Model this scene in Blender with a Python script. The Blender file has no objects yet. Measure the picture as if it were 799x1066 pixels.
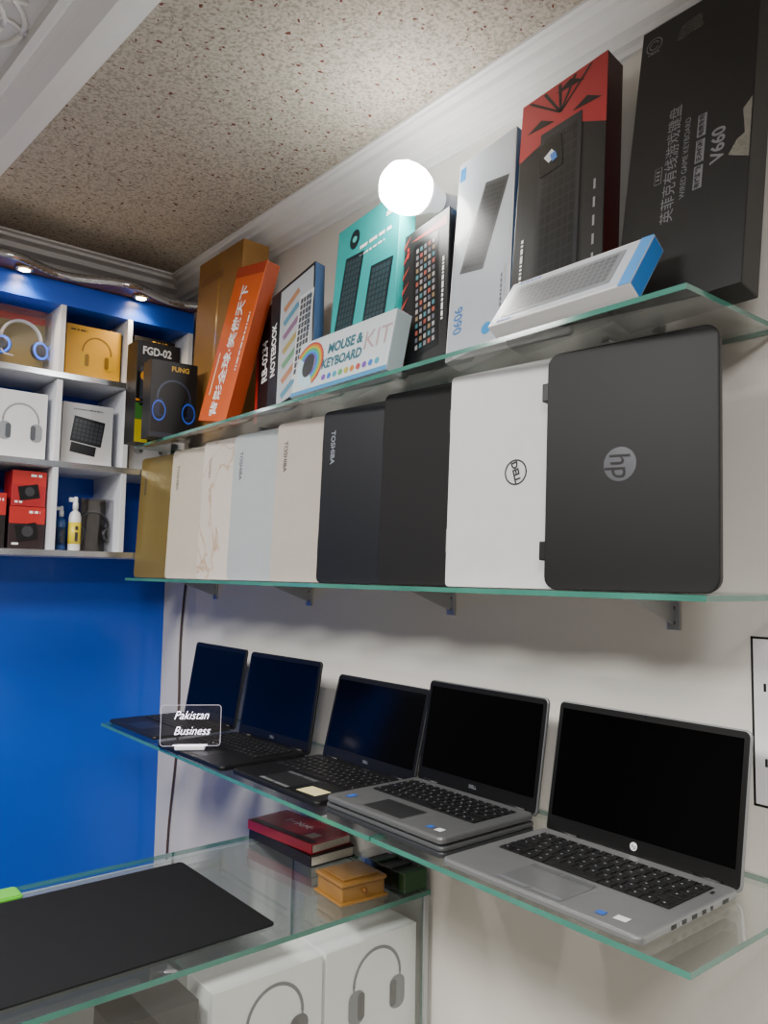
import bpy,bmesh,math,random
from mathutils import Vector as V, Matrix as MX
random.seed(4)
SC=bpy.context.scene.collection
R=math.radians
def lin(h):
    h=h.lstrip('#'); c=[int(h[i:i+2],16)/255 for i in (0,2,4)]
    return tuple((((x+.055)/1.055)**2.4 if x>.04045 else x/12.92) for x in c)+(1,)
MC={}
def M(h,rough=.45,metal=0,var=.06,scale=25,bump=0,emit=0,coat=0,bscale=None,spec=.5):
    k=(h,rough,metal,var,scale,bump,emit,coat,spec)
    if k in MC: return MC[k]
    m=bpy.data.materials.new('surface_'+h.strip('#')); m.use_nodes=True
    nt=m.node_tree; b=nt.nodes['Principled BSDF']; L=nt.links.new
    c=lin(h)
    tc=nt.nodes.new('ShaderNodeTexCoord'); n=nt.nodes.new('ShaderNodeTexNoise'); n.inputs['Scale'].default_value=scale; n.inputs['Detail'].default_value=4
    L(tc.outputs['Object'],n.inputs['Vector'])
    mx=nt.nodes.new('ShaderNodeMix'); mx.data_type='RGBA'
    mx.inputs[6].default_value=tuple(x*(1-var) for x in c[:3])+(1,); mx.inputs[7].default_value=tuple(min(1,x*(1+var)) for x in c[:3])+(1,)
    L(n.outputs['Fac'],mx.inputs[0]); L(mx.outputs[2],b.inputs['Base Color'])
    b.inputs['Roughness'].default_value=rough; b.inputs['Metallic'].default_value=metal
    b.inputs['Coat Weight'].default_value=coat; b.inputs['Coat Roughness'].default_value=.08
    b.inputs['Specular IOR Level'].default_value=spec
    if bump:
        bp=nt.nodes.new('ShaderNodeBump'); bp.inputs['Strength'].default_value=bump; bp.inputs['Distance'].default_value=.002
        n2=nt.nodes.new('ShaderNodeTexNoise'); n2.inputs['Scale'].default_value=bscale or scale*6; L(tc.outputs['Object'],n2.inputs['Vector'])
        L(n2.outputs['Fac'],bp.inputs['Height']); L(bp.outputs['Normal'],b.inputs['Normal'])
    if emit:
        b.inputs['Emission Color'].default_value=c; b.inputs['Emission Strength'].default_value=emit
    MC[k]=m; return m
def glass(name,tint,base=.04,pw=3.5,mul=.75,gl=(1,1,1,1)):
    m=bpy.data.materials.new(name); m.use_nodes=True; nt=m.node_tree; nt.nodes.clear(); N=nt.nodes.new; L=nt.links.new
    o=N('ShaderNodeOutputMaterial'); mi=N('ShaderNodeMixShader'); t=N('ShaderNodeBsdfTransparent'); g=N('ShaderNodeBsdfGlossy')
    t.inputs[0].default_value=tint; g.inputs['Roughness'].default_value=.02; g.inputs[0].default_value=gl
    lw=N('ShaderNodeLayerWeight'); lw.inputs[0].default_value=.5; p=N('ShaderNodeMath'); p.operation='POWER'; p.inputs[1].default_value=pw
    a=N('ShaderNodeMath'); a.operation='MULTIPLY_ADD'; a.inputs[1].default_value=mul; a.inputs[2].default_value=base
    L(lw.outputs['Facing'],p.inputs[0]); L(p.outputs[0],a.inputs[0]); L(a.outputs[0],mi.inputs[0]); L(t.outputs[0],mi.inputs[1]); L(g.outputs[0],mi.inputs[2]); L(mi.outputs[0],o.inputs[0])
    return m
GLASS=glass('clear_glass',(.965,.985,.975,1),.05,3,.75)
GEDGE=M('#3f7c6e',.12,0,.45,10,coat=.6)
CLEAR=glass('clear_acrylic',(.96,.96,.97,1),.05,3,.5)
FONT_G=MX(((1,0,0,0),(0,0,-1,0),(0,1,0,0),(0,0,0,1)))   # u,v,n -> x,-n,z
TOP_G=MX.Identity(4)
class P:
    def __init__(s,G=None): s.bm=bmesh.new(); s.m=[]; s.G=(G or FONT_G).copy()
    def mi(s,m):
        if m not in s.m: s.m.append(m)
        return s.m.index(m)
    def merge(s,t,m,mtx=None,smooth=False):
        i=s.mi(m); mp={}
        for v in t.verts: mp[v]=s.bm.verts.new(mtx@v.co if mtx else v.co)
        for f in t.faces:
            try: nf=s.bm.faces.new([mp[v] for v in f.verts])
            except ValueError: continue
            nf.material_index=i; nf.smooth=smooth
        t.free()
    def box(s,a,b,m,bev=0,mtx=None):
        t=bmesh.new(); bmesh.ops.create_cube(t,size=1)
        for v in t.verts: v.co=V([(a[k]+b[k])/2+v.co[k]*(b[k]-a[k]) for k in range(3)])
        if bev: bmesh.ops.bevel(t,geom=t.edges[:],offset=bev,segments=2,affect='EDGES',profile=.5)
        s.merge(t,m,mtx); return s
    def prism(s,pts,a0,a1,m,axis='z',bev=0,mtx=None):
        t=bmesh.new(); f=(lambda p,a:V((p[0],p[1],a))) if axis=='z' else (lambda p,a:V((p[0],a,p[1]))) if axis=='y' else (lambda p,a:V((a,p[0],p[1])))
        A=[t.verts.new(f(p,a0)) for p in pts]; B=[t.verts.new(f(p,a1)) for p in pts]; n=len(pts)
        fa=t.faces.new(A[::-1]); fb=t.faces.new(B)
        for i in range(n): t.faces.new([A[i],A[(i+1)%n],B[(i+1)%n],B[i]])
        bmesh.ops.recalc_face_normals(t,faces=t.faces[:])
        if bev: bmesh.ops.bevel(t,geom=list(set(fa.edges[:]+fb.edges[:])),offset=bev,segments=2,affect='EDGES',profile=.5)
        s.merge(t,m,mtx); return s
    def lathe(s,prof,m,seg=24,mtx=None,smooth=True):
        t=bmesh.new(); rings=[]
        for r,z in prof: rings.append([t.verts.new((r*math.cos(2*math.pi*i/seg),r*math.sin(2*math.pi*i/seg),z)) for i in range(seg)])
        for a,b in zip(rings,rings[1:]):
            for i in range(seg): t.faces.new([a[i],a[(i+1)%seg],b[(i+1)%seg],b[i]])
        t.faces.new(rings[0][::-1]); t.faces.new(rings[-1]); bmesh.ops.recalc_face_normals(t,faces=t.faces[:])
        s.merge(t,m,mtx,smooth); return s
    def tube(s,path,r,m,seg=8,sx=1):
        t=bmesh.new(); path=[V(p) for p in path]; rings=[]; n=len(path); up=V((0,1,0))
        for i,p in enumerate(path):
            d=(path[min(i+1,n-1)]-path[max(i-1,0)]).normalized(); a=d.cross(up)
            if a.length<.01: a=d.cross(V((1,0,0)))
            a.normalize(); b=a.cross(d).normalized()
            rings.append([t.verts.new(p+r*math.cos(2*math.pi*k/seg)*a+r*sx*math.sin(2*math.pi*k/seg)*b) for k in range(seg)])
        for A,B in zip(rings,rings[1:]):
            for k in range(seg): t.faces.new([A[k],A[(k+1)%seg],B[(k+1)%seg],B[k]])
        t.faces.new(rings[0][::-1]); t.faces.new(rings[-1]); bmesh.ops.recalc_face_normals(t,faces=t.faces[:])
        s.merge(t,m,None,True); return s
    # ---- printed artwork
    def poly(s,pts,m,l=1):
        try: f=s.bm.faces.new([s.bm.verts.new(s.G@V((p[0],p[1],.00035*l))) for p in pts])
        except ValueError: return
        f.material_index=s.mi(m)
        f.normal_update()
        if f.normal.dot(s.G.to_3x3()@V((0,0,1)))<0: f.normal_flip()
    def rect(s,u0,v0,u1,v1,m,l=1): s.poly([(u0,v0),(u1,v0),(u1,v1),(u0,v1)],m,l)
    def rr(s,cu,cv,w,h,m,l=1,ang=0):
        c,q=math.cos(ang),math.sin(ang)
        s.poly([(cu+x*c-y*q,cv+x*q+y*c) for x,y in((-w/2,-h/2),(w/2,-h/2),(w/2,h/2),(-w/2,h/2))],m,l)
    def disc(s,u,v,r,m,l=1,ry=None,n=24): s.poly([(u+r*math.cos(i*2*math.pi/n),v+(ry or r)*math.sin(i*2*math.pi/n)) for i in range(n)],m,l)
    def arc(s,u,v,r0,r1,a0,a1,m,l=1,n=24,sy=1):
        for i in range(n):
            a=R(a0+(a1-a0)*i/n); b=R(a0+(a1-a0)*(i+1)/n)
            s.poly([(u+r0*math.cos(a),v+sy*r0*math.sin(a)),(u+r1*math.cos(a),v+sy*r1*math.sin(a)),(u+r1*math.cos(b),v+sy*r1*math.sin(b)),(u+r0*math.cos(b),v+sy*r0*math.sin(b))],m,l)
    def kb(s,cu,cv,L,W,ang,body,keys,n=15,mm=5,l=1,fill=.8):
        s.rr(cu,cv,L,W,body,l,ang); c,q=math.cos(ang),math.sin(ang)
        for i in range(n):
            for j in range(mm):
                x=(-.5+.04+(i+.5)/n*.92)*L; y=(-.5+.09+(j+.5)/mm*.82)*W
                s.rr(cu+x*c-y*q,cv+x*q+y*c,L*.92/n*fill,W*.82/mm*fill,keys[(i*2+j)%len(keys)],l+1,ang)
    def bars(s,u,v,L,h,m,l=1,rot=0):
        # unreadably fine print: a row of tiny word-length strokes
        c,q=math.cos(R(rot)),math.sin(R(rot)); x=-L/2
        while x<L/2:
            w=random.choice((.6,1,1.6,2.2))*h*1.4; w=min(w,L/2-x+.0005); s.rr(u+(x+w/2)*c,v+(x+w/2)*q,w,h,m,l,R(rot)); x+=w+h*.7
    def text(s,t,u,v,size,m,l=1,rot=0,al='CENTER',shear=0,bold=0,sx=1):
        cu=bpy.data.curves.new('lettering','FONT'); cu.body=t; cu.size=size; cu.align_x=al; cu.align_y='CENTER'; cu.shear=shear; cu.resolution_u=3; cu.offset=bold
        ob=bpy.data.objects.new('lettering',cu); me=bpy.data.meshes.new_from_object(ob)
        mt=s.G@MX.Translation((u,v,.00035*l))@MX.Rotation(R(rot),4,'Z')@MX.Diagonal((sx,1,1,1))
        tm=bmesh.new(); tm.from_mesh(me); s.merge(tm,m,mt)
        bpy.data.objects.remove(ob); bpy.data.curves.remove(cu); bpy.data.meshes.remove(me)
    def done(s,name,parent=None,mtx=None,label=None,cat=None,group=None,kind=None):
        me=bpy.data.meshes.new(name); s.bm.to_mesh(me); s.bm.free()
        for m in s.m: me.materials.append(m)
        o=bpy.data.objects.new(name,me); SC.objects.link(o)
        if parent: o.parent=parent
        if mtx is not None: o.matrix_local=mtx
        tag(o,label,cat,group,kind); return o
def tag(o,label=None,cat=None,group=None,kind=None):
    if label:o['label']=label
    if cat:o['category']=cat
    if group:o['group']=group
    if kind:o['kind']=kind
def empty(name,mtx,label,cat,group=None):
    o=bpy.data.objects.new(name,None); o.empty_display_size=.05; SC.objects.link(o); o.matrix_world=mtx; tag(o,label,cat,group); return o
def XF(x,y,z,yaw=0,lean=0,roll=0): return MX.Translation((x,y,z))@MX.Rotation(R(yaw),4,'Z')@MX.Rotation(R(-lean),4,'X')@MX.Rotation(R(roll),4,'Y')
def rrect(x0,y0,x1,y1,r,n=5):
    o=[]
    for cx,cy,a in((x1-r,y1-r,0),(x0+r,y1-r,90),(x0+r,y0+r,180),(x1-r,y0+r,270)):
        for i in range(n+1): o.append((cx+r*math.cos(R(a+90*i/n)),cy+r*math.sin(R(a+90*i/n))))
    return o
# ---------------------------------------------------------------- camera
cxr=V((0.770531,-0.637177,0.016940)); cdn=V((0.065332,0.052512,-0.996481)); cfw=V((0.634046,0.768926,0.082090))
cam=bpy.data.cameras.new('camera'); cam.lens=820/1066*36; cam.sensor_width=36; cam.clip_start=.02
co=bpy.data.objects.new('camera',cam); SC.objects.link(co)
mw=MX.Identity(4)
for i in range(3): mw[i][0]=cxr[i]; mw[i][1]=-cdn[i]; mw[i][2]=-cfw[i]
mw[2][3]=1.5; co.matrix_world=mw; bpy.context.scene.camera=co
# ---------------------------------------------------------------- room shell
XW,YB,ZC=1.2,2.68,2.53
def struct(name,a,b,m):
    p=P(); p.box(a,b,m); return p.done(name,kind='structure')
WHITE=M('#e4e0da',.5,0,.09,3,bump=.18,bscale=60)
def ceilmat():
    m=bpy.data.materials.new('speckled_ceiling'); m.use_nodes=True; nt=m.node_tree; b=nt.nodes['Principled BSDF']; N=nt.nodes.new; L=nt.links.new
    tc=N('ShaderNodeTexCoord'); n=N('ShaderNodeTexNoise'); n.inputs['Scale'].default_value=150; n.inputs['Detail'].default_value=3
    n2=N('ShaderNodeTexNoise'); n2.inputs['Scale'].default_value=70; n2.inputs['Detail'].default_value=2
    L(tc.outputs['Object'],n.inputs[0]); L(tc.outputs['Object'],n2.inputs[0])
    r=N('ShaderNodeValToRGB'); r.color_ramp.elements[0].position=.32; r.color_ramp.elements[0].color=lin('#918779'); r.color_ramp.elements[1].position=.58; r.color_ramp.elements[1].color=lin('#c3baac')
    r2=N('ShaderNodeValToRGB'); r2.color_ramp.elements[0].position=.66; r2.color_ramp.elements[0].color=(0,0,0,1); r2.color_ramp.elements[1].position=.685; r2.color_ramp.elements[1].color=(1,1,1,1)
    mx=N('ShaderNodeMix'); mx.data_type='RGBA'; mx.inputs[7].default_value=lin('#6a3325')
    L(n.outputs['Fac'],r.inputs[0]); L(n2.outputs['Fac'],r2.inputs[0]); L(r2.outputs[0],mx.inputs[0]); L(r.outputs[0],mx.inputs[6]); L(mx.outputs[2],b.inputs['Base Color'])
    bp=N('ShaderNodeBump'); bp.inputs['Strength'].default_value=.35; bp.inputs['Distance'].default_value=.004; L(n.outputs['Fac'],bp.inputs['Height']); L(bp.outputs[0],b.inputs['Normal']); b.inputs['Roughness'].default_value=.8
    return m
BLUE=M('#0850c8',.3,0,.2,2.5,bump=.08,bscale=18,coat=.25)
struct('wall_right',(XW,-1.6,0),(XW+.1,YB+.1,ZC+.1),WHITE)
struct('wall_far',(0.0,YB,0),(XW,YB+.1,ZC+.1),BLUE)
struct('wall_unseen_dark',(-2,YB,0),(0.0,YB+.1,ZC+.1),M('#2c2b2a',.6,0,.1,2))  # unseen stretch of far wall, made dark to tone down blue screen reflections
struct('wall_left',(-2.1,-1.6,0),(-2,YB+.1,ZC+.1),M('#5e5c59',.6,0,.1,2))
struct('wall_near',(-2,-1.7,0),(XW,-1.6,ZC+.1),M('#8a8784',.6,0,.1,2))
struct('floor',(-2,-1.6,-.1),(XW,YB,0),M('#a39b90',.3,0,.2,4))
struct('ceiling',(-2,-1.6,ZC),(XW,YB,ZC+.1),ceilmat())
TRIM=M('#f1f0f0',.4,0,.02,4)
def cornice(w,h):
    return [(0,0),(w,0),(w,.006),(w*.92,.008),(w*.9,h*.16),(w*.74,h*.2),(w*.70,h*.34),(w*.5,h*.42),(w*.38,h*.66),(w*.24,h*.72),(w*.22,h*.84),(w*.1,h*.88),(w*.08,h),(0,h)]
p=P(); p.prism([(XW-a,ZC-b) for a,b in cornice(.095,.08)],-1.6,YB,TRIM,'y'); p.done('trim_1',kind='structure')
p=P(); p.prism([(YB-a,ZC-b) for a,b in cornice(.175,.10)],-2,XW,TRIM,'x'); p.done('trim_2',kind='structure')
ang=MX.Translation((.5,1.7,0))@MX.Rotation(R(3.5),4,'Z')@MX.Translation((-.5,-1.7,0))
p=P(); prof=[(.505,0),(.50,.012),(.475,.014),(.47,.03),(.43,.04),(.40,.028),(.385,.02),(.375,.03),(.36,.03),(.355,0)]
p.prism([(x,ZC-d) for x,d in prof],-.6,2.5,TRIM,'y',mtx=ang)
p.box((-.7,2.36,ZC-.03),(.5,2.5,ZC-.001),TRIM,.01,mtx=ang); p.done('trim_3',kind='structure')
p=P(TOP_G); p.box((-.7,-.6,ZC-.012),(.36,2.37,ZC-.001),M('#dfdfe2',.35,0,.03,6),0,mtx=ang)
RL=M('#f0f0f0',.3,0,.02)
for k in range(7):
    for j in range(3):
        cx,cy=.24-j*.3,2.15-k*.3
        for r in(.11,.075,.03): 
            p.tube([ang@V((cx+r*math.cos(a*math.pi/10),cy+r*math.sin(a*math.pi/10),ZC-.015)) for a in range(21)],.006,RL,6)
        for q in range(8):
            a=q*math.pi/4; p.tube([ang@V((cx+rr*math.cos(a+rr*6),cy+rr*math.sin(a+rr*6),ZC-.015)) for rr in(.03,.06,.09,.13)],.005,RL,5)
p.done('trim_4',kind='structure')
p=P(); p.tube([(XW-.006,2.50+.06*t+.012*math.sin(t*9),1.47-t*1.0) for t in [i/24 for i in range(25)]],.004,M('#4a3a30',.6),6)
p.done('wall_cable',label='thin dark cable running down the wall corner',cat='cable')
# ---------------------------------------------------------------- glass shelves
def sheet(a,b,name,label,parent=None,mtx=None,cat='shelf',edge=GEDGE,thin=2):
    p=P(); i=p.mi(GLASS); j=p.mi(edge)
    t=bmesh.new(); bmesh.ops.create_cube(t,size=1)
    for v in t.verts: v.co=V([(a[k]+b[k])/2+v.co[k]*(b[k]-a[k]) for k in range(3)])
    mp={v:p.bm.verts.new(v.co) for v in t.verts}
    for f in t.faces:
        nf=p.bm.faces.new([mp[v] for v in f.verts]); nf.material_index=i if abs(f.normal[thin])>.5 else j
    t.free()
    if parent: return p.done(name,parent)
    return p.done(name,label=label,cat=cat)
S1,S2,S3=1.887,1.484,1.070
sheet((.93,.52,S1-.008),(XW-.002,2.335,S1),'glass_shelf','long clear glass wall shelf carrying keyboard boxes')
sheet((.93,.50,S2-.008),(XW-.002,2.365,S2),'glass_shelf','clear glass wall shelf carrying upright closed laptops')
sheet((.845,.48,S3-.008),(XW-.002,1.045,S3),'glass_shelf','clear glass wall shelf under open silver laptops')
sheet((.845,1.05,S3-.008),(XW-.002,2.28,S3),'glass_shelf','clear glass wall shelf under open dark laptops')
BR=M('#b9bcc0',.3,.9)
for z,ys in((S1,(.72,1.25,1.78,2.28)),(S2,(.70,1.22,1.76,2.29)),(S3,(.70,1.22,1.76,2.2))):
    for y in ys:
        p=P(); zz=z-.0085
        p.box((XW-.005,y-.012,zz-.055),(XW-.001,y+.012,zz),BR,.001)
        p.box((XW-.16,y-.008,zz-.004),(XW-.005,y+.008,zz),BR,.001)
        p.prism([(XW-.005,zz-.045),(XW-.005,zz-.004),(XW-.12,zz-.004)],y-.002,y+.002,BR,'y')
        for d in(.018,.042): p.lathe([(.004,0),(.003,.002)],M('#6a6a6a',.3,.9),10,MX.Translation((XW-.005,y,zz-d))@MX.Rotation(R(-90),4,'Y'))
        p.done('shelf_bracket',label='small metal bracket screwed under a glass shelf',cat='bracket',group='brackets under the glass shelves')
# ---------------------------------------------------------------- retail boxes on top shelf
def rbox(name,w,h,t,body,art,pos,z,label,side=None,cat='box',group=None):
    x,y,yaw,lean,roll=pos
    m=XF(x,y,0,yaw,lean,roll)
    mn=min((m@V((a,b,c))).z for a in(-w/2,w/2) for b in(0,t) for c in(0,h))
    m=MX.Translation((0,0,z+.0006-mn))@m
    p=P(); p.box((-w/2,0,0),(w/2,t,h),body,.0012)
    if side:
        p.box((-w/2-.0003,.0015,.002),(w/2+.0003,t-.0015,h-.002),side)
    if art: art(p,w,h)
    return p.done(name,mtx=m,label=label,cat=cat,group=group)
G='product boxes on the top glass shelf'
BK=M('#0d0d0f',.42,0,.1); BK2=M('#1b1b1f',.35); WH=M('#dcdcde',.35,coat=.3); RED=M('#b02420',.4); GRY=M('#9ea1a6',.4); LG=M('#c9cbd0',.4); DG=M('#55585e',.4)
TXW=M('#f2f2f2',.5); SIL=M('#8f8f93',.4,.3)
def a_v660(p,w,h):
    k=M('#7b7b80',.4,.4)
    u=-w/2
    p.text('英菲克有线游戏键盘',u+.39*w,h*.455,.0235,k,1,90)
    p.text('WIRED GAME KEYBOARD',u+.50*w,h*.455,.0125,k,1,90)
    for i,t in enumerate(('有线游戏','无冲机械','电竞专用')):
        p.rr(u+.615*w,h*(.37+.085*i),.014,.040,k,1); p.text(t,u+.615*w,h*(.37+.085*i),.0095,BK,2,90,bold=.0003)
    p.text('V660',u+.76*w,h*.45,.029,k,1,90,bold=.0006)
    p.rr(u+.28*w,h*.43,.012,.03,k,1); p.rr(u+.28*w,h*.43,.010,.028,BK,2)
    for i in range(3): p.rr(u+.28*w,h*(.417+.013*i),.006,.003,k,3)
    p.arc(u+.12*w,h*.93,.013,.015,0,360,k); p.arc(u+.12*w,h*.93,.007,.009,20,330,k); p.bars(u+.12*w,h*.90,.02,.0025,k)
    F=M('#34332f',.2,.3,.4,60,bump=.8); p.poly([(u+.33*w,h*.89),(u+.56*w,h*.90),(u+.53*w,h*.955),(u+.36*w,h*.945)],F,1)
    T=M('#67645c',.25,0,.4,50,bump=.8)
    p.poly([(u+.84*w,h*.40),(u+w*.995,h*.37),(u+w*.995,h*.56),(u+.93*w,h*.53),(u+.955*w,h*.45),(u+.90*w,h*.44)],T,1)
rbox('keyboard_box',.20,.54,.05,BK,a_v660,(1.02,.592,-90,12.5,-1.5),S1,'large matte black keyboard box with grey lettering',group=G,side=M('#0b0b0d',.5))
def a_redkb(p,w,h):
    rd=M('#a81e28',.35,coat=.3); u=-w/2
    p.rect(u,h*.80,w/2,h,rd,1)
    p.poly([(u,h*.80),(u,h*.74),(u+.5*w,h*.80)],rd,1); p.poly([(w/2,h*.80),(w/2,h*.70),(u+.55*w,h*.80)],rd,1)
    D=M('#12080a',.4)
    for a,b,c in((.08,.85,.42),(.42,.955,.75),(.62,.83,.95)):
        p.poly([(u+a*w,h*b),(u+c*w,h*(b-.015)),(u+(a+c)/2*w,h*(b+.03))],D,2)
    for i in range(5): p.poly([(u+(.08+i*.18)*w,h*.99),(u+(.12+i*.18)*w,h*.99),(u+(.5)*w,h*.86),(u+.47*w,h*.86)],D,2)
    p.kb(.0,h*.45,h*.72,w*.48,R(90),M('#242529',.3),[M('#08080a',.3),M('#0f0f12',.3)],16,6,3)
    p.rr(-.02,h*.69,.05,.07,M('#050506',.2),6,.1); p.rr(-.02,h*.69,.02,.02,M('#dfe3e8',.3),7,.6); p.rr(-.012,h*.68,.012,.018,M('#4a7fd0',.3),8,.3)
    p.bars(-w*.39,h*.30,h*.2,.005,TXW,2,90)
    for i in range(6): p.rr(w*.40,h*(.12+.07*i),.004,.02,SIL,2)
rbox('keyboard_box',.188,.515,.045,BK,a_redkb,(1.0,.795,-90,12.5,-6.5),S1,'black and red gaming keyboard box standing upright',side=M('#3c0c10',.4),group=G)
def a_flat(p,w,h):
    u=-w/2; p.rect(u+.004,.004,w/2-.004,h-.004,M('#b9c1cb',.3,coat=.4),1)
    p.rect(w/2-.02,.0,w/2,h,M('#3f8fd6',.3),2)
    p.kb(-.01,h*.5,w*.78,h*.7,R(0),M('#80848a',.3),[M('#565b62',.3)],17,6,3)
    p.bars(u+.04,h*.93,.045,.004,M('#2f6fc0',.4),3); p.rr(u+.03,h*.08,.03,.005,M('#2f6fc0',.4),3)
rbox('keyboard_box',.262,.108,.03,WH,a_flat,(.918,.727,-90,36,0),S1,'white and blue slim keyboard box lying tilted',side=M('#2c7ccf',.35),group=G)
def a_tall(p,w,h):
    u=-w/2; p.rect(u+.003,.003,w/2-.003,h-.003,M('#b2b9c2',.3,coat=.4),1)
    p.kb(.005,h*.58,h*.42,w*.42,R(74),M('#34373d',.3),[M('#1b1d21',.3)],16,6,2)
    p.text('0606',u+.028,h*.17,.03,M('#2e6fb0',.4),2,90,bold=.0005); p.rr(u+.012,h*.93,.016,.035,M('#1e78b8',.4),2)
    p.disc(u+.10,h*.07,.012,M('#1e88c8',.4),2); p.bars(w/2-.02,h*.2,.09,.004,DG,2,90)
    for i in range(3): p.rr(w/2-.012,h*(.2+.05*i),.003,.02,GRY,2)
rbox('keyboard_box',.15,.475,.04,WH,a_tall,(1.0,.965,-90,14,-9.5),S1,'tall white keyboard box with dark keyboard picture',side=M('#5f86b8',.4),group=G)
def a_rgb(p,w,h):
    u=-w/2
    for i in range(9): p.poly([(u,h*i/9),(u,h*i/9+.012),(u+.02,h*i/9+.03)],M('#a83a30',.4),1)
    cs=[M(c,.3) for c in('#9a9290','#a0564a','#7e8288','#4f7f88','#a0a0a0','#8a7458','#606470')]
    p.kb(.004,h*.48,h*.80,w*.54,R(92),M('#101114',.3),cs,15,5,2,.6)
    p.bars(w*.40,h*.45,.15,.005,TXW,2,90); p.bars(-w*.40,h*.86,.03,.006,RED,2,90)
    p.poly([(u+.02,h*.92),(w*.45,h*.88),(w*.45,h*.95)],M('#a83a30',.4),1)
rbox('keyboard_box',.133,.345,.035,BK,a_rgb,(1.0,1.108,-90,12,-11),S1,'black box with backlit gaming keyboard picture',side=BK2,group=G)
def a_teal(p,w,h):
    u=-w/2; dk=M('#16242a',.35)
    p.kb(u+.26*w,h*.50,h*.56,w*.30,R(83),dk,[M('#31474e',.3)],15,5,2)
    p.kb(u+.72*w,h*.40,h*.46,w*.34,R(83),dk,[M('#31474e',.3)],13,5,2)
    p.disc(u+.30*w,h*.88,.018,dk,2,.026); p.disc(u+.3*w,h*.88,.008,M('#4ec8c0',.3),3)
    p.bars(u+.64*w,h*.80,.11,.009,TXW,2); p.bars(u+.6*w,h*.75,.09,.006,TXW,2); p.rr(u+.86*w,h*.9,.03,.012,TXW,2)
    for i in range(4): p.rr(u+(.2+.2*i)*w,h*.07,.02,.012,M('#0e7f80',.4),2)
rbox('keyboard_box',.225,.435,.045,M('#1fa6a6',.35,coat=.3),a_teal,(1.0,1.315,-90,10,-8),S1,'teal keyboard and mouse box with dark keyboards',side=M('#2fb5b2',.35),group=G)
def a_kit(p,w,h):
    u=-w/2; cs=['#7a4fb0','#3f78d0','#3fa0b8','#58a868','#b8b040','#c88038','#b84848']
    p.rect(u,0,w/2,h*.08,M('#4a90c0',.3),1)
    p.disc(u+.17*w,h*.5,.045,M('#b8dce8',.3),2,.05)
    for i,c in enumerate(cs): p.arc(u+.15*w,h*.52,.024+.0045*i,.0285+.0045*i,-60,150,M(c,.3),3,14)
    p.disc(u+.15*w,h*.52,.022,M('#3f4348',.3),4,.028)
    p.text('MOUSE &',u+.53*w,h*.70,.032,M('#2f6a78',.4),2,bold=.0012,sx=.9); p.text('KEYBOARD',u+.52*w,h*.44,.030,M('#2f6a78',.4),2,bold=.0012,sx=.9); p.text('KIT',u+.86*w,h*.60,.058,M('#b59aa0',.4),2)
    for i in range(10): p.disc(u+(.36+.06*i)*w,h*.2,.007,M(cs[i%7],.3),3,n=10)
rbox('keyboard_box',.335,.13,.04,M('#cdd8de',.3,coat=.4),a_kit,(.94,1.31,-90,12,0),S1,'white mouse and keyboard kit box with rainbow print',side=M('#bfd4da',.3),group=G)
def a_note(p,w,h):
    u=-w/2; p.rect(u+.045,.004,w/2-.004,h*.97,M('#b4bac0',.35),1)
    cs=['#5a8fa8','#b08060','#6a9a78','#a89860','#8a6a88']
    for i in range(7): p.rr(u+.095,h*(.10+.12*i),.07,.018,M(cs[i%5],.35),2,R(25))
    p.kb(u+.15,h*.45,h*.66,.06,R(84),M('#d0d5d9',.3),[M('#4a5058',.3)],12,4,4)
    p.text('NOTEBOOK',u+.022,h*.5,.028,TXW,2,90,bold=.0006); p.text('NOTEBOOK',w/2-.018,h*.60,.020,M('#1f4a80',.4),5,90)
rbox('keyboard_box',.19,.345,.03,M('#14171e',.35),a_note,(.99,1.565,-90,10,-14),S1,'black and white notebook accessory box with small pictures',side=M('#2d4a70',.4),group=G)
def a_rb(p,w,h):
    u=-w/2; p.rect(u,0,u+.012,h,RED,1); p.text('RB-0234',u+.045,h*.5,.036,TXW,2,90,bold=.0008); p.poly([(u+.08,0),(w/2,0),(w/2,h*.5),(u+.1,h*.3)],RED,1)
rbox('keyboard_box',.17,.335,.03,M('#220f11',.4),a_rb,(1.035,1.71,-90,8,-13),S1,'dark red and black box with white lettering',side=M('#5a1a1e',.4),group=G)
def a_or(p,w,h):
    u=-w/2; p.text('背影全球·笑傲天下',0,h*.45,.045,TXW,2,90,bold=.001); p.rect(u,h*.93,w/2,h,M('#a83410',.4),1); p.rr(-w*.32,h*.3,.008,.12,M('#f4c8a0',.4),2)
    p.bars(w*.38,h*.5,.16,.006,TXW,2,90)
rbox('gift_box',.165,.44,.04,M('#d25a18',.38,coat=.2),a_or,(.965,1.905,-90,9,10),S1,'long orange box with white characters leaning sideways',side=M('#96390f',.4),group=G)
CARD=M('#94692f',.6,0,.12,8)
def a_card(p,w,h):
    p.rect(-.006,0,.006,h,M('#ad803f',.25,0,.05),1); p.rect(-w/2+.02,h*.86,w*.1,h*.9,M('#85592a',.6),1)
rbox('cardboard_box',.275,.575,.085,CARD,a_card,(1.055,2.095,-90,2,0),S1,'tall plain brown cardboard box sealed with tape',group=G)
def a_fgd(p,w,h):
    p.rect(-w/2,h*.78,w/2,h*.99,M('#1a1c21',.4),1); p.text('FGD-02',-.006,h*.90,.033,TXW,2,0,bold=.001,sx=.85); p.rect(-w/2,h*.0,-w*.2,h*.22,M('#b8a820',.4),1)
    p.rr(-w*.3,h*.55,.03,.12,M('#3a3f48',.3),2); p.disc(-w*.3,h*.65,.015,M('#e8a020',.4),3); p.rect(-w/2,h*.40,w/2,h*.42,M('#e08a20',.4),2); p.rect(-w*.5,h*.22,w*.1,h*.38,M('#37702a',.4),2)
rbox('headset_box',.135,.31,.08,BK,a_fgd,(.962,2.255,0,0,0),S1,'black headset box with white model lettering on top',group=G)
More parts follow.
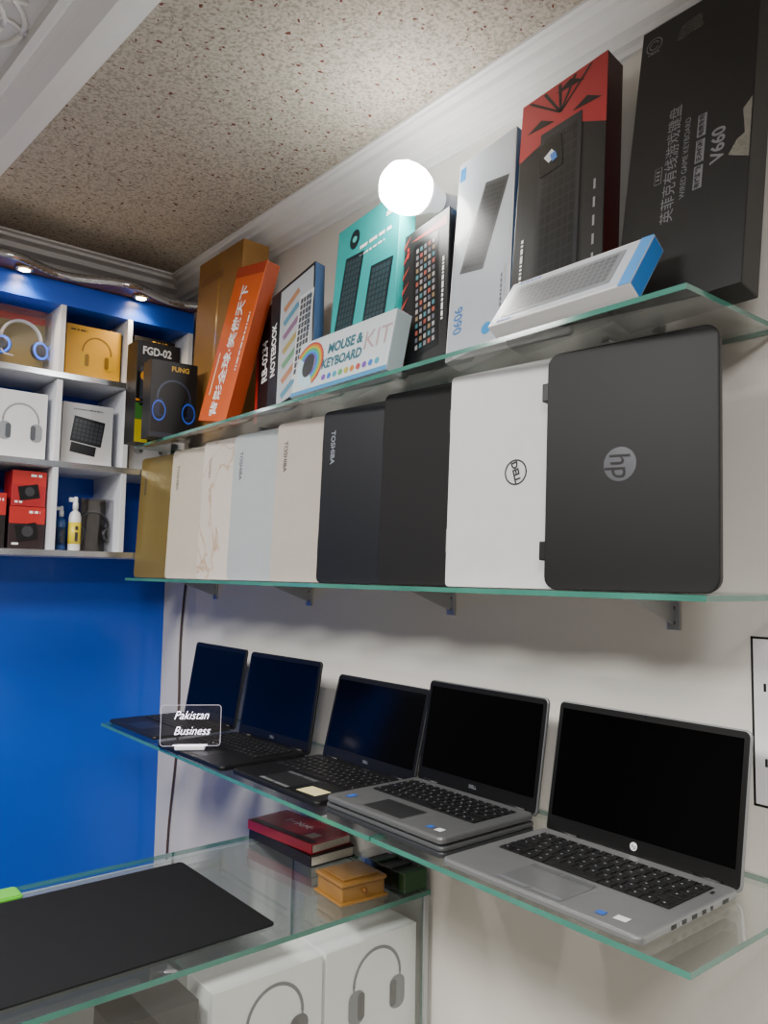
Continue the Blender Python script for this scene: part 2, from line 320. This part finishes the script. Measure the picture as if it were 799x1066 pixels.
def hp_print(p,cu,cv,s,band,cup,pad,l=2,tilt=0):
    p.arc(cu,cv,s*.45,s*.50,0,180,band,l,20,1.05)
    for sg in(-1,1):
        p.rr(cu+sg*s*.475,cv-s*.08,s*.035,s*.2,band,l)
        q=[(cu+sg*s*.42+x,cv-s*.30+y) for x,y in rrect(-s*.16,-s*.26,s*.16,s*.26,s*.14)]
        p.poly(q,cup,l+1); q=[(cu+sg*s*.33+x,cv-s*.30+y) for x,y in rrect(-s*.07,-s*.21,s*.07,s*.21,s*.065)]; p.poly(q,pad,l+2)
def a_fung(p,w,h):
    p.text('FUNG',w*.12,h*.90,.020,M('#d8a838',.4),2,0,bold=.0006)
    hp_print(p,0,h*.52,w*.74,M('#3a3f58',.3),M('#1a2440',.3),M('#0a0b10',.3)); p.arc(-w*.32,h*.34,.017,.0205,0,360,M('#2d55c0',.3,emit=.15),6,20,1.5); p.arc(w*.32,h*.34,.017,.0205,0,360,M('#2d55c0',.3,emit=.15),6,20,1.5)
    p.rect(-w/2,0,w/2,h*.06,M('#30343f',.3),2)
rbox('headset_box',.138,.225,.07,M('#141519',.4),a_fung,(.957,2.125,-4,0,0),S1,'black headset box printed with blue lit headphones',group=G)
# ---------------------------------------------------------------- wall bulb
root=empty('light_bulb',XF(XW-.001,1.205,2.313),'round glowing white bulb in a wall socket','lamp')
X90=MX.Rotation(R(-90),4,'Y')
p=P(); p.lathe([(.03,0),(.032,.006),(.028,.02),(.024,.05),(.024,.07)],M('#d8d8da',.35),24,X90); p.done('socket',root)
p=P(); p.lathe([(.024,.067),(.027,.085),(.042,.115),(.044,.125)],M('#eeeeee',.4,emit=.8),24,X90); p.done('collar',root)
p=P(); p.lathe([(.044,.124),(.0505,.140),(.053,.158),(.052,.178),(.044,.198),(.028,.211),(.004,.216)],M('#fffdf8',.3,emit=45),28,X90); p.done('globe',root)
# ---------------------------------------------------------------- closed laptops
def marble():
    m=bpy.data.materials.new('marble_skin'); m.use_nodes=True; nt=m.node_tree; b=nt.nodes['Principled BSDF']; N=nt.nodes.new; L=nt.links.new
    tc=N('ShaderNodeTexCoord'); n=N('ShaderNodeTexNoise'); n.inputs['Scale'].default_value=4.2; n.inputs['Detail'].default_value=5; n.inputs['Distortion'].default_value=.8
    r=N('ShaderNodeValToRGB'); e=r.color_ramp.elements; e[0].position=.488; e[0].color=lin('#cfc6bd'); e[1].position=.512; e[1].color=lin('#ccc3ba'); x=e.new(.5); x.color=lin('#b59a7c')
    L(tc.outputs['Object'],n.inputs[0]); L(n.outputs['Fac'],r.inputs[0]); L(r.outputs[0],b.inputs['Base Color']); b.inputs['Roughness'].default_value=.3; return m
def closed(y,w,h,t,lid,base,mark,mc,label,hingec=None,x=.972,r=.014,ms=.018,yaw=-83,hx=0):
    root=empty('laptop',XF(x,y,S2+.0008,yaw,2.2),label,'laptop','closed laptops standing upright on the glass shelf')
    p=P(); p.prism(rrect(.002,0,w,h,r),0,t*.38,lid,'y',.0022)
    if mark=='TOSHIBA': p.text('TOSHIBA',.036,h-.045,ms,mc,1,-90,'LEFT',bold=.0003)
    elif mark=='DELL':
        cu,cv=w*.60,h*.51; p.arc(cu,cv,.019,.022,0,360,mc,1,36); p.text('DELL',cu,cv,.0165,mc,1,-75,bold=.0009)
    elif mark=='hp':
        cu,cv=w*.47,h*.5; p.disc(cu,cv,.0255,mc,1,n=36); p.text('hp',cu,cv,.046,lid,2,-80,shear=.25,bold=.0002,sx=.85)
    p.done('lid',root)
    p=P(); p.prism(rrect(.004,.002,w-.002,h-.002,r),t*.42,t,base,'y',.0025); 
    p.box((.012,t*.37,.01),(w-.01,t*.43,h-.01),M('#0c0c0e',.5)); p.done('base',root)
    for zz in((.045,h-.075) if hx else (.06,h-.1)):
        p=P()
        if hx: p.box((-.008,.0005,zz),(.006,t*.9,zz+.030),hingec or base,.002)
        else: p.lathe([(.0055,0),(.006,.002),(.006,.04),(.0055,.042)],hingec or base,14,MX.Translation((.003,t*.4,zz)))
        p.done('hinge',root)
gold=M('#8c7a48',.35,.5); wg=M('#c8c0b2',.35,.1); sb=M('#b4bbbe',.35,.2); ch=M('#beb5ab',.35,.15); dk=M('#10131a',.5,.0,spec=.35); bkr=M('#0d0d0f',.65,0,.1,400,spec=.3); hpb=M('#0b0b0d',.5,0,.06,200,spec=.32); whl=M('#cbccce',.4)
K=M('#3b3b3d',.4); KL=M('#7c8188',.3,.3)
T=.0195
closed(2.41,.26,.376,T,gold,M('#7d6a3e',.4,.4),'TOSHIBA',K,'closed gold laptop standing on its side edge')
closed(2.18,.23,.375,T,wg,M('#b09a6c',.4,.4),'TOSHIBA',M('#6a5f4c',.4),'closed champagne white laptop standing on its side edge')
closed(1.98,.20,.376,T,marble(),wg,'TOSHIBA',M('#907f70',.4),'closed laptop with marble pattern skin standing upright',ms=.014)
closed(1.81,.235,.374,T,sb,M('#9aa4aa',.4,.2),'TOSHIBA',M('#4c545c',.4),'closed pale silver laptop standing upright',r=.02)
closed(1.60,.215,.375,T,ch,M('#b0a79d',.4),'TOSHIBA',M('#342e2a',.4),'closed warm silver laptop standing upright')
closed(1.41,.24,.375,T,dk,M('#121317',.4),'TOSHIBA',M('#8a929d',.4),'closed dark slate laptop standing upright')
closed(1.20,.215,.378,T,bkr,M('#0c0c0d',.4),None,None,'closed plain black laptop standing upright')
closed(1.01,.243,.378,T,whl,M('#a9a9a9',.35,.3),'DELL',M('#1c1c1e',.4),'closed white laptop with dark round emblem',r=.008)
closed(.787,.268,.372,.021,hpb,M('#0f0f10',.4),'hp',M('#64666b',.25,.6),'closed matte black laptop with round silver emblem',M('#0a0a0b',.4),r=.02,x=.968,yaw=-82,hx=1)
# ---------------------------------------------------------------- open laptops
SILV=M('#8f9193',.36,.6); KEYB=M('#0f0f11',.45); KEYL=M('#9a9ea3',.5)
SCR=M('#030304',.12,0,.02,spec=.22)
def opened(x,y,z,w,d,h,lean,yaw,shell,deck,keyc,bez,mark,label,ports=False,trackbuttons=False,stick=None,t=.017):
    root=empty('laptop',XF(x,y,z+.0008,yaw),label,'laptop','open laptops on the lower glass shelf')
    p=P(TOP_G); p.prism(rrect(-w/2,0,w/2,d,.012),0.0015,t,deck,'z',.0035)
    for sx in(-1,1):
        for yy in(.02,d-.025): p.box((sx*w*.42-.012,yy-.004,0),(sx*w*.42+.012,yy+.004,.002),KEYB)
    p.G=MX.Translation((0,0,t))
    if stick:
        for u,v,sw,sh,c in stick: p.rr(u*w,v*d,sw,sh,c,2,.05)
    if ports:
        p.G=MX(((0,0,1,w/2),(1,0,0,0),(0,1,0,0),(0,0,0,1)))
        for v,sw in((.30,.012),(.40,.012),(.50,.014),(.60,.010),(.68,.006),(.83,.016)): p.rr(v*d,t*.55,sw,.0055,KEYB,1)
        for v in(.37,.47): p.rr(v*d,t*.55,.002,.004,LG,1)
    p.done('base',root)
    p=P(MX.Translation((0,0,t))); k0,k1=d*.42,d*.90; kw=w*.86
    p.rect(-kw/2,k0,kw/2,k1,M('#0b0b0d',.6),1)
    nr=6;rh=(k1-k0)/nr
    for r in range(nr):
        yy=k0+rh*(r+.5); xx=-kw/2
        ws=[1]*14
        if r==0: ws=[1,1,1,1,4.4,1,1,1,1,1]
        elif r==1: ws=[2]+[1]*10+[2]
        elif r==2: ws=[1.6]+[1]*11+[1.5]
        elif r==3: ws=[1.3]+[1]*12
        tot=sum(ws)
        for q in ws:
            kx=kw*q/tot; hh=rh*(.41 if r<5 else .3)
            p.box((xx+.0011,yy-hh,t),(xx+kx-.0011,yy+hh,t+.0022),keyc,.0005)
            if q<2: p.G=MX.Translation((0,0,t+.0022)); p.rr(xx+kx*.42,yy+rh*.08,.0026,.003,KEYL,.6); p.G=MX.Translation((0,0,t))
            xx+=kx
    p.done('keyboard',root)
    p=P(MX.Translation((0,0,t))); p.rr(-w*.03,d*.20,w*.33,d*.27,M('#232426',.35) if deck!=SILV else M('#7d7f82',.3,.5),1)
    if trackbuttons:
        for sx in(-1,1): p.rr(-w*.03+sx*w*.083,d*.355,w*.155,d*.045,M('#55575a',.35),2); p.rr(-w*.03+sx*w*.083,d*.06,w*.155,d*.04,M('#6a6c70',.35),2)
    p.done('touchpad',root)
    lm=MX.Translation((0,d+.0015,t-.008))@MX.Rotation(R(-lean),4,'X')
    p=P(); p.prism(rrect(-w/2,0,w/2,h,.010),.0012,.0075,shell,'y',.002); p.prism(rrect(-w/2+.0025,.004,w/2-.0025,h-.0025,.008),0,.0014,bez,'y')
    if mark=='hp': p.disc(0,.019,.0062,M('#e6e6e8',.3,emit=.1),1); p.text('hp',0,.019,.010,KEYB,2,shear=.3)
    elif mark: p.text(mark,0,.0185,.0085,KL,1,bold=.0002)
    p.disc(0,h-.006,.0015,M('#1c2230',.2),1)
    lid=p.done('lid',root,lm)
    p=P(); p.rect(-w/2+.010,.030,w/2-.010,h-.012,SCR,1.6); p.done('screen',lid)
    for sx in(-1,1):
        p=P(); p.tube([(sx*w*.36-.02,d+.001,t-.001),(sx*w*.36+.02,d+.001,t-.001)],.0035,KEYB,10); p.done('hinge',root)
DKL=M('#161719',.45); DKD=M('#131416',.42,spec=.35); BEZ=M('#070708',.35)
STK=M('#d9ddE2',.4); STB=M('#2f5fb8',.4); YEL=M('#e3d9a0',.6)
opened(.847,.712,S3,.337,.242,.219,11,-90,SILV,SILV,KEYB,BEZ,'hp','open silver laptop with black keys and dark screen',ports=True,trackbuttons=True,stick=[(.37,.12,.018,.014,STK),(.29,.1,.012,.012,STB),(.45,.82,.004,.01,KEYB)],t=.013)
opened(.864,1.05,S3+.0185,.305,.222,.201,10,-90,M('#6c6e71',.4,.5),M('#707274',.38,.5),KEYB,BEZ,'DELL','open grey laptop stacked on a closed one',stick=[(-.38,.15,.014,.02,STB),(.40,.12,.014,.014,STK),(.33,.12,.012,.012,STB)],t=.013)
opened(.860,1.385,S3,.322,.235,.197,14,-90,M('#2b2c30',.4,.2),DKD,KEYB,BEZ,'DELL','open black laptop with yellow paper note on palm rest',stick=[(.30,.16,.060,.040,YEL)],trackbuttons=True,t=.013)
opened(.842,1.725,S3,.315,.23,.22,9,-88,DKL,DKD,KEYB,BEZ,'DELL','open black laptop with glossy dark screen',t=.013)
opened(.862,2.115,S3,.31,.23,.22,9,-90,DKL,M('#131416',.45),KEYB,BEZ,'DELL','thin open black laptop near the shelf end',t=.010)
root=empty('laptop',XF(.864,1.05,S3+.0008,-90),'closed grey laptop lying flat under an open one','laptop','open laptops on the lower glass shelf')
p=P(); p.prism(rrect(-.155,0,.155,.222,.012),0,.010,M('#3c3e42',.4,.4),'z',.003); p.done('base',root)
p=P(); p.prism(rrect(-.155,0,.155,.222,.012),.0108,.0175,M('#5b5d60',.4,.4),'z',.002); p.done('lid',root)
# ---------------------------------------------------------------- acrylic sign
sx,sy=.865,1.755
root=empty('lighted_sign',XF(sx,sy,S3+.0155,-32),'small clear acrylic sign with glowing white script','sign')
GLO=M('#f4ecff',.4,emit=4); RIM=M('#d8d2e6',.2,emit=.35)
p=P(); p.box((-.035,-.012,0),(.035,.012,.010),M('#e8e6ee',.3,emit=.3),.003); p.done('light_base',root)
p=P(); p.prism(rrect(-.070,.008,.070,.104,.008),-.002,.002,CLEAR,'y')
o=rrect(-.070,.008,.070,.104,.008); i_=rrect(-.069,.009,.069,.103,.007)
for k in range(len(o)):
    n=(k+1)%len(o); p.G=MX.Translation((0,-.002,0))@FONT_G; p.poly([o[k],o[n],i_[n],i_[k]],RIM,1)
p.done('acrylic_panel',root)
p=P(FONT_G); p.G=MX.Translation((0,-.003,0))@FONT_G
p.text('Pakistan',0,.079,.028,GLO,1,shear=.4,sx=.88,bold=-.0003); p.text('Business',.002,.043,.028,GLO,1,shear=.4,sx=.88,bold=-.0003)
p.rect(-.040,.0095,.040,.0115,GLO,1); p.done('lettering',root)
# ---------------------------------------------------------------- paper on wall
p=P(MX(((0,0,-1,XW-.0012),(-1,0,0,.47),(0,1,0,1.295),(0,0,0,1))))
p.box((XW-.0012,.365,1.17),(XW-.0004,.575,1.42),M('#ecebf0',.5))
for a in((-.105,-.125,-.1015,.125),(.1015,-.125,.105,.125),(-.105,.1215,.105,.125),(-.105,-.125,.105,-.1215)): p.rect(*a,KEYB,1)
for v in(-.06,.05): p.rr(-.085,v,.004,.012,KEYB,1); 
for i in range(5): p.bars(.01,.08-.035*i,.12,.005,GRY,1)
p.done('wall_notice',label='white paper notice with black border on wall',cat='poster')
# ---------------------------------------------------------------- display cabinet on far wall
CAB=M('#dfe2ea',.35); CHR=M('#c9ccd2',.18,.9); CBL=M('#1450d0',.35); WOOD=M('#7a5230',.25,0,.3,12,coat=.4)
root=empty('display_cabinet',XF(0,2.42,1.545),'white and blue wall cabinet with open cubbies','cabinet')
def cp(name,a,b,m,bev=0,front=None,G=None):
    p=P(); p.box(a,b,m,bev)
    if front:
        p.box((a[0],a[1]-.004,a[2]),(b[0],a[1]-.0002,b[2]),front,.0008)
    return p.done(name,root)
x0,x1=.10,1.15
cp('back_panel',(x0,.245,0),(x1,.257,.83),CBL)
for z in(0,.265,.535): cp('shelf_board',(x0,0,z-.0),(x1,.244,z+.018),CAB,0,CHR)
for x in(.10,.305,.51,.718,.925,1.132): 
    for z in(.0182,.2832,.5532): cp('divider',(x,.002,z),(x+.016,.244,z+(.2466 if z<.5 else .2066)),CAB,0,CAB)
cp('header_panel',(x0,0,.76),(x1,.244,.83),CBL)
p=P(); pts=[(x0+(x1-x0)*i/60,-.055-.03*math.sin(i/60*6*math.pi)) for i in range(61)]
p.prism(pts+[(x1,.244),(x0,.244)],.832,.85,WOOD,'z'); p.done('canopy',root)
p=P(); 
for i in range(60):
    a,b=pts[i],pts[i+1]; t=bmesh.new()
    vs=[t.verts.new(v) for v in((a[0],a[1]-.001,.829),(b[0],b[1]-.001,.829),(b[0],b[1]-.001,.853),(a[0],a[1]-.001,.853),(a[0],a[1]-.006,.829),(b[0],b[1]-.006,.829),(b[0],b[1]-.006,.853),(a[0],a[1]-.006,.853))]
    for q in((0,1,2,3),(7,6,5,4),(4,5,1,0),(3,2,6,7)): t.faces.new([vs[k] for k in q])
    p.merge(t,CHR,None,True)
p.done('chrome_edging',root)
for x in(.35,.60,.95):
    p=P(); p.lathe([(.024,0),(.026,-.006),(.018,-.008),(.017,-.002)],M('#d8c8a8',.2,.8),20,MX.Translation((x,-.035,.8315))); p.lathe([(.015,0),(.015,-.002)],M('#ffd9a0',.3,emit=60),16,MX.Translation((x,-.035,.826)),False); p.done('spotlight',root)
    l=bpy.data.lights.new('spotlight_lamp','SPOT'); l.energy=4; l.color=(1,.78,.5); l.spot_size=R(120); l.spot_blend=.8; l.shadow_soft_size=.012
    lo=bpy.data.objects.new('spotlight_lamp',l); SC.objects.link(lo); lo.parent=root; lo.location=(x,-.05,.815); lo.rotation_euler=(R(12),0,0)
GC='goods in the cabinet cubbies'
def cbox(name,x,z,w,h,t,body,art,label,y=2.45,yaw=0,side=None,g=GC): return rbox(name,w,h,t,body,art,(x,y,yaw,0,0),z,label,side,group=g)
F3,F2,F1=1.563,1.828,2.098
def a_yel(p,w,h): hp_print(p,.01,h*.52,w*.55,M('#7a5a10',.4),M('#c49a18',.4),M('#7a5a10',.4)); p.bars(-w*.28,h*.9,.05,.005,M('#3a2c08',.4),2)
cbox('headphone_box',.832,F1,.17,.165,.09,M('#c9971c',.4),a_yel,'yellow cardboard headphone box with line drawing')
def a_silh(p,w,h): hp_print(p,0,h*.55,w*.72,M('#8b8f94',.3),M('#8f9298',.3),M('#4b4f56',.3))
cbox('headphone_box',.63,F2,.145,.20,.09,M('#dcdde0',.35),a_silh,'white box printed with silver over-ear headphones')
def a_pad(p,w,h):
    p.kb(0,h*.55,w*.62,h*.42,R(-8),M('#1b1c20',.3),[M('#3a3d44',.3)],7,5,2); p.rr(-w*.08,h*.25,w*.5,h*.16,M('#1b1c20',.3),2,R(-8)); p.bars(0,h*.9,.09,.004,DG,2); p.rect(-w/2,0,w/2,h*.08,LG,1)
cbox('keypad_box',.825,F2,.155,.19,.09,M('#c2c3c6',.4),a_pad,'pale box printed with a black half keyboard')
cbox('headphone_box',1.03,F2,.14,.2,.09,M('#b9bcc2',.4),a_silh,'plain grey headphone box in a cubby')
cbox('headset_box',1.03,F1,.14,.17,.09,BK,a_fung,'small black headset box')
def a_gpu(p,w,h): p.rect(-w/2,h*.6,w/2,h,RED,1); p.rr(0,h*.4,w*.6,h*.4,M('#0d0d0f',.3),2,.2); p.disc(w*.02,h*.42,h*.13,M('#3a3a3e',.3),3); p.bars(w*.2,h*.88,.03,.007,TXW,2); p.bars(-w*.3,h*.12,.02,.006,TXW,3)
cbox('accessory_box',.663,F3+.125,.095,.105,.09,M('#a01c22',.4),a_gpu,'red and black accessory box stacked on another',g='red and black boxes in the cabinet')
cbox('accessory_box',.662,F3,.10,.124,.10,M('#26161a',.4),a_gpu,'black and red accessory box under a smaller one',g='red and black boxes in the cabinet')
cbox('accessory_box',.565,F3,.075,.16,.09,M('#1a1416',.4),a_gpu,'dark accessory box with red print',g='red and black boxes in the cabinet')
def headset(x,y,z,s,band,cup,ring,label,yaw=0):
    root=empty('headset',XF(x,y,z,yaw),label,'headset')
    p=P(); p.tube([(s*.42*math.cos(a*math.pi/16),0,s*.5+s*.42*math.sin(a*math.pi/16)) for a in range(17)],s*.035,band,8,2.2); p.done('headband',root)
    for sg in(-1,1):
        p=P(); mt=MX.Translation((sg*s*.40,0,s*.31))@MX.Rotation(R(90),4,'X')@MX.Rotation(R(sg*25),4,'Y')
        p.lathe([(s*.12,-s*.09),(s*.2,-s*.07),(s*.21,0),(s*.17,s*.05),(s*.1,s*.07)],cup,20,mt); p.lathe([(s*.19,s*.03),(s*.205,s*.045),(s*.175,s*.06),(s*.165,s*.055)],ring,20,mt); p.done('ear_cup',root)
    p=P(); p.tube([(-s*.42,-.01,s*.2),(-s*.38,-.025,s*.08),(-s*.2,-.03,s*.05)],s*.018,band,6); p.done('microphone',root)
def blister(x,z,w,h,label,card,topc):
    p=P(); p.box((-w/2,.035,0),(w/2,.038,h),card); p.box((-w/2,-.035,0),(w/2,-.034,h),CLEAR); p.box((-w/2,-.034,0),(-w/2+.001,.034,h),CLEAR); p.box((w/2-.001,-.034,0),(w/2,.034,h),CLEAR); p.box((-w/2,-.034,h-.001),(w/2,.034,h),CLEAR)
    p.G=MX.Translation((0,.035,0))@FONT_G; p.rect(-w/2,h*.88,w/2,h,topc,1)
    return p.done('plastic_package',mtx=XF(x,2.50,z+.0005),label=label,cat='package')
headset(.63,2.498,F1+.03,.135,M('#c8ccd6',.3),M('#101830',.3),M('#2a6cff',.3,emit=1.2),'over-ear headset with glowing blue rings')
blister(.63,F1,.155,.185,'clear plastic headset package with yellow card',M('#8c7a48',.5),RED)
headset(.872,2.498,F3+.02,.115,M('#3a3c42',.35),M('#16161a',.4),M('#4a4c54',.3),'black over-ear headset in clear packaging')
blister(.872,F3,.10,.165,'clear plastic package holding a black headset',M('#23262e',.4),BK2)
def bottle(x,y,z,h,r,body,labelc,cap,label):
    root=empty('spray_bottle',XF(x,y,z+.0005),label,'bottle','cleaning bottles in the cabinet')
    p=P(); p.lathe([(r*.9,0),(r,.004),(r,h*.62),(r*.8,h*.7),(r*.35,h*.74),(r*.35,h*.78)],body,20); 
    p.lathe([(r*1.02,h*.12),(r*1.02,h*.52)],labelc,20)
    p.G=MX.Translation((0,-r*1.03,0))@FONT_G; p.bars(0,h*.32,h*.3,r*.5,K,1,90)
    p.done('bottle_body',root)
    p=P(); p.lathe([(r*.45,h*.76),(r*.45,h*.88),(r*.3,h*.9),(r*.25,h)],cap,16); p.box((-r*1.1,-r*.2,h*.9),(r*.3,r*.2,h*.98),cap,.001); p.done('spray_nozzle',root)
bottle(.765,2.47,F3,.135,.015,M('#1f4a8a',.3),M('#16305c',.3),M('#d8dce2',.3),'small dark blue spray bottle with pale cap')
bottle(.801,2.455,F3,.165,.018,M('#e8e8ea',.3),M('#e8d020',.35),M('#f2f2f4',.3),'white spray bottle with yellow label')
# ---------------------------------------------------------------- counter
CT=.84; cy0,cy1=1.265,1.80; cxa,cxb=-.45,1.19
root=empty('display_counter',XF(0,0,0),'glass-topped display counter with clear front','counter')
sheet((cxa,cy0,CT-.010),(cxb,cy1,CT),'glass_top',None,root)
sheet((cxa+.01,cy0+.008,.02),(cxb-.012,cy0+.013,CT-.0105),'front_glass',None,root,thin=1)
sheet((cxb-.011,cy0+.008,.02),(cxb-.006,cy1-.02,CT-.0105),'side_glass',None,root,thin=0)
sheet((cxa+.02,cy0+.02,.495),(cxb-.013,cy1-.03,.501),'inner_shelf',None,root)
p=P(); p.box((cxa,cy0+.01,0),(cxb-.006,cy1-.01,.019),M('#d8d8da',.4)); p.done('plinth',root)
p=P(); p.box((cxa,cy1-.018,.02),(cxb-.012,cy1-.012,CT-.0105),M('#c4c6ca',.4)); p.done('back_panel',root)
p=P(); p.box((cxb-.016,cy0+.002,.02),(cxb-.004,cy0+.0075,CT-.0105),M('#b8bcc0',.3,.8),.001); p.done('corner_strip',root)
p=P(); p.prism(rrect(.10,1.315,.837,1.72,.01),CT+.0006,CT+.0046,M('#121315',.8,0,.2,60,bump=.3,bscale=500,spec=.25),'z',.001); p.done('desk_mat',label='large black desk mat on the glass counter',cat='mat')
p=P(); p.prism(rrect(.28,1.728,.50,1.79,.008),CT+.0006,CT+.006,M('#55b02a',.4),'z',.002); p.prism(rrect(.285,1.733,.495,1.785,.006),CT+.006,CT+.0075,M('#68c238',.4),'z'); p.done('file_folder',label='bright green plastic folder beside the black mat',cat='folder')
def a_max(c1,c2):
    def f(p,w,h): hp_print(p,.012,h*.68,w*.54,M('#5f646c',.3),c1,c2)
    return f
for x,a,lb in((1.055,a_max(M('#6e737b',.3),M('#24272d',.4)),'white headphone box with grey headphones printed'),(.813,a_max(M('#3c3f46',.3),M('#111216',.4)),'white headphone box with dark headphones printed')):
    cbox('headphone_box',x,.501,.234,.268,.1,M('#f2f2f3',.35),a,lb,y=1.29,g='headphone boxes inside the counter')
cbox('accessory_box',.60,.501,.15,.262,.09,M('#202226',.4),None,'plain dark box inside the glass counter',y=1.30,g='small boxes inside the counter')
cbox('accessory_box',.44,.501,.13,.235,.09,M('#c9d0c8',.4),a_pad,'pale green box inside the glass counter',y=1.30,g='small boxes inside the counter')
cbox('accessory_box',.28,.501,.15,.25,.09,M('#16181c',.4),a_gpu,'dark box inside the glass counter',y=1.30,g='small boxes inside the counter')
def book(z,w,l,h,cov,x,y,yaw,label,art=None):
    root=empty('notebook',XF(x,y,z+.0006,yaw),label,'book','notebooks stacked on the counter')
    p=P(TOP_G); p.prism(rrect(-w/2+.003,-l/2+.003,w/2-.004,l/2-.003,.003),.002,h-.002,M('#d8cfc0',.7,0,.2,200),'z'); p.done('page_block',root)
    p=P(MX.Translation((0,0,h))); p.prism(rrect(-w/2,-l/2,w/2,l/2,.006),0,.002,cov,'z'); p.prism(rrect(-w/2,-l/2,w/2,l/2,.006),h-.002,h,cov,'z'); p.box((-w/2-.001,-l/2+.002,0),(-w/2+.002,l/2-.002,h),cov)
    if art: art(p,w,l)
    p.done('cover',root)
book(CT,.128,.27,.024,M('#1c1214',.4),1.118,1.655,1,'thick black notebook under a red one')
def a_red(p,w,l):
    p.rect(-w*.30,-l*.45,w*.47,l*.45,M('#a8202f',.35),1)
    for i,(a,b) in enumerate(((0,200),(20,330),(180,360),(0,150))): p.arc(.012,-.03+.026*i,.008,.011,a,b,TXW,2,12)
    p.rr(.012,.01,.003,.10,TXW,2); p.rr(-.02,-.08,.03,.03,M('#c8b8a8',.4),2); p.rect(-w*.47,-l*.47,-w*.34,l*.47,M('#2a1012',.4),2)
book(CT+.0246,.122,.255,.022,M('#a01a28',.35,coat=.4),1.115,1.66,5,'red covered diary lying on a black notebook',a_red)
root=empty('wooden_box',XF(1.042,1.352,CT+.0006,-4),'small varnished light wood card box','box')
WD=M('#8f662c',.4,0,.25,30,coat=.3)
p=P(); p.box((-.052,-.048,0),(.052,.048,.034),WD,.002); p.box((-.058,-.054,0),(.058,.054,.006),WD,.002); p.done('box_body',root)
p=P(); p.box((-.056,-.052,.0345),(.056,.052,.043),WD,.003); p.box((-.044,-.040,.043),(.044,.040,.047),WD,.0018); p.done('box_lid',root)
p=P(); p.lathe([(.004,0),(.006,.004),(.004,.008)],M('#7b4a18',.4),12,MX.Translation((0,-.0485,.022))@MX.Rotation(R(90),4,'X')); p.done('knob',root)
root=empty('card_tray',XF(1.151,1.34,CT+.0006,0),'clear tray holding green and black cards','tray')
p=P(); p.box((-.037,-.075,0),(.037,.075,.003),CLEAR); p.box((-.037,-.075,.003),(-.034,.075,.045),CLEAR); p.box((.034,-.075,.003),(.037,.075,.045),CLEAR); p.box((-.034,.072,.003),(.034,.075,.055),CLEAR); p.done('tray_body',root)
for i,c in enumerate(('#1f4a2a','#16291b','#2f3c37','#111315','#1f4a2a','#101214')):
    p=P(); p.box((-.032,-.070+i*.023,.004),(.032,-.051+i*.023,.044-.004*(i%2)),M(c,.4),.001)
    p.rect(-.028,.008,.028,.012,M('#3f8a52',.4),1) if False else None
    p.done('card_stack',root)
# ---------------------------------------------------------------- lights
def area(name,loc,size,power,col=(1,.965,.92),rot=(0,0,0)):
    l=bpy.data.lights.new(name,'AREA'); l.energy=power; l.size=size; l.color=col
    o=bpy.data.objects.new(name,l); o.location=loc; o.rotation_euler=rot; SC.objects.link(o)
area('ceiling_light',(-.6,.9,2.46),.5,58)
area('ceiling_light',(-.5,-.5,2.46),.5,56)
area('ceiling_light',(-.2,1.85,2.42),.3,24)
w=bpy.data.worlds.new('world'); bpy.context.scene.world=w; w.use_nodes=True; w.node_tree.nodes['Background'].inputs[0].default_value=(.8,.85,.95,1); w.node_tree.nodes['Background'].inputs[1].default_value=.3
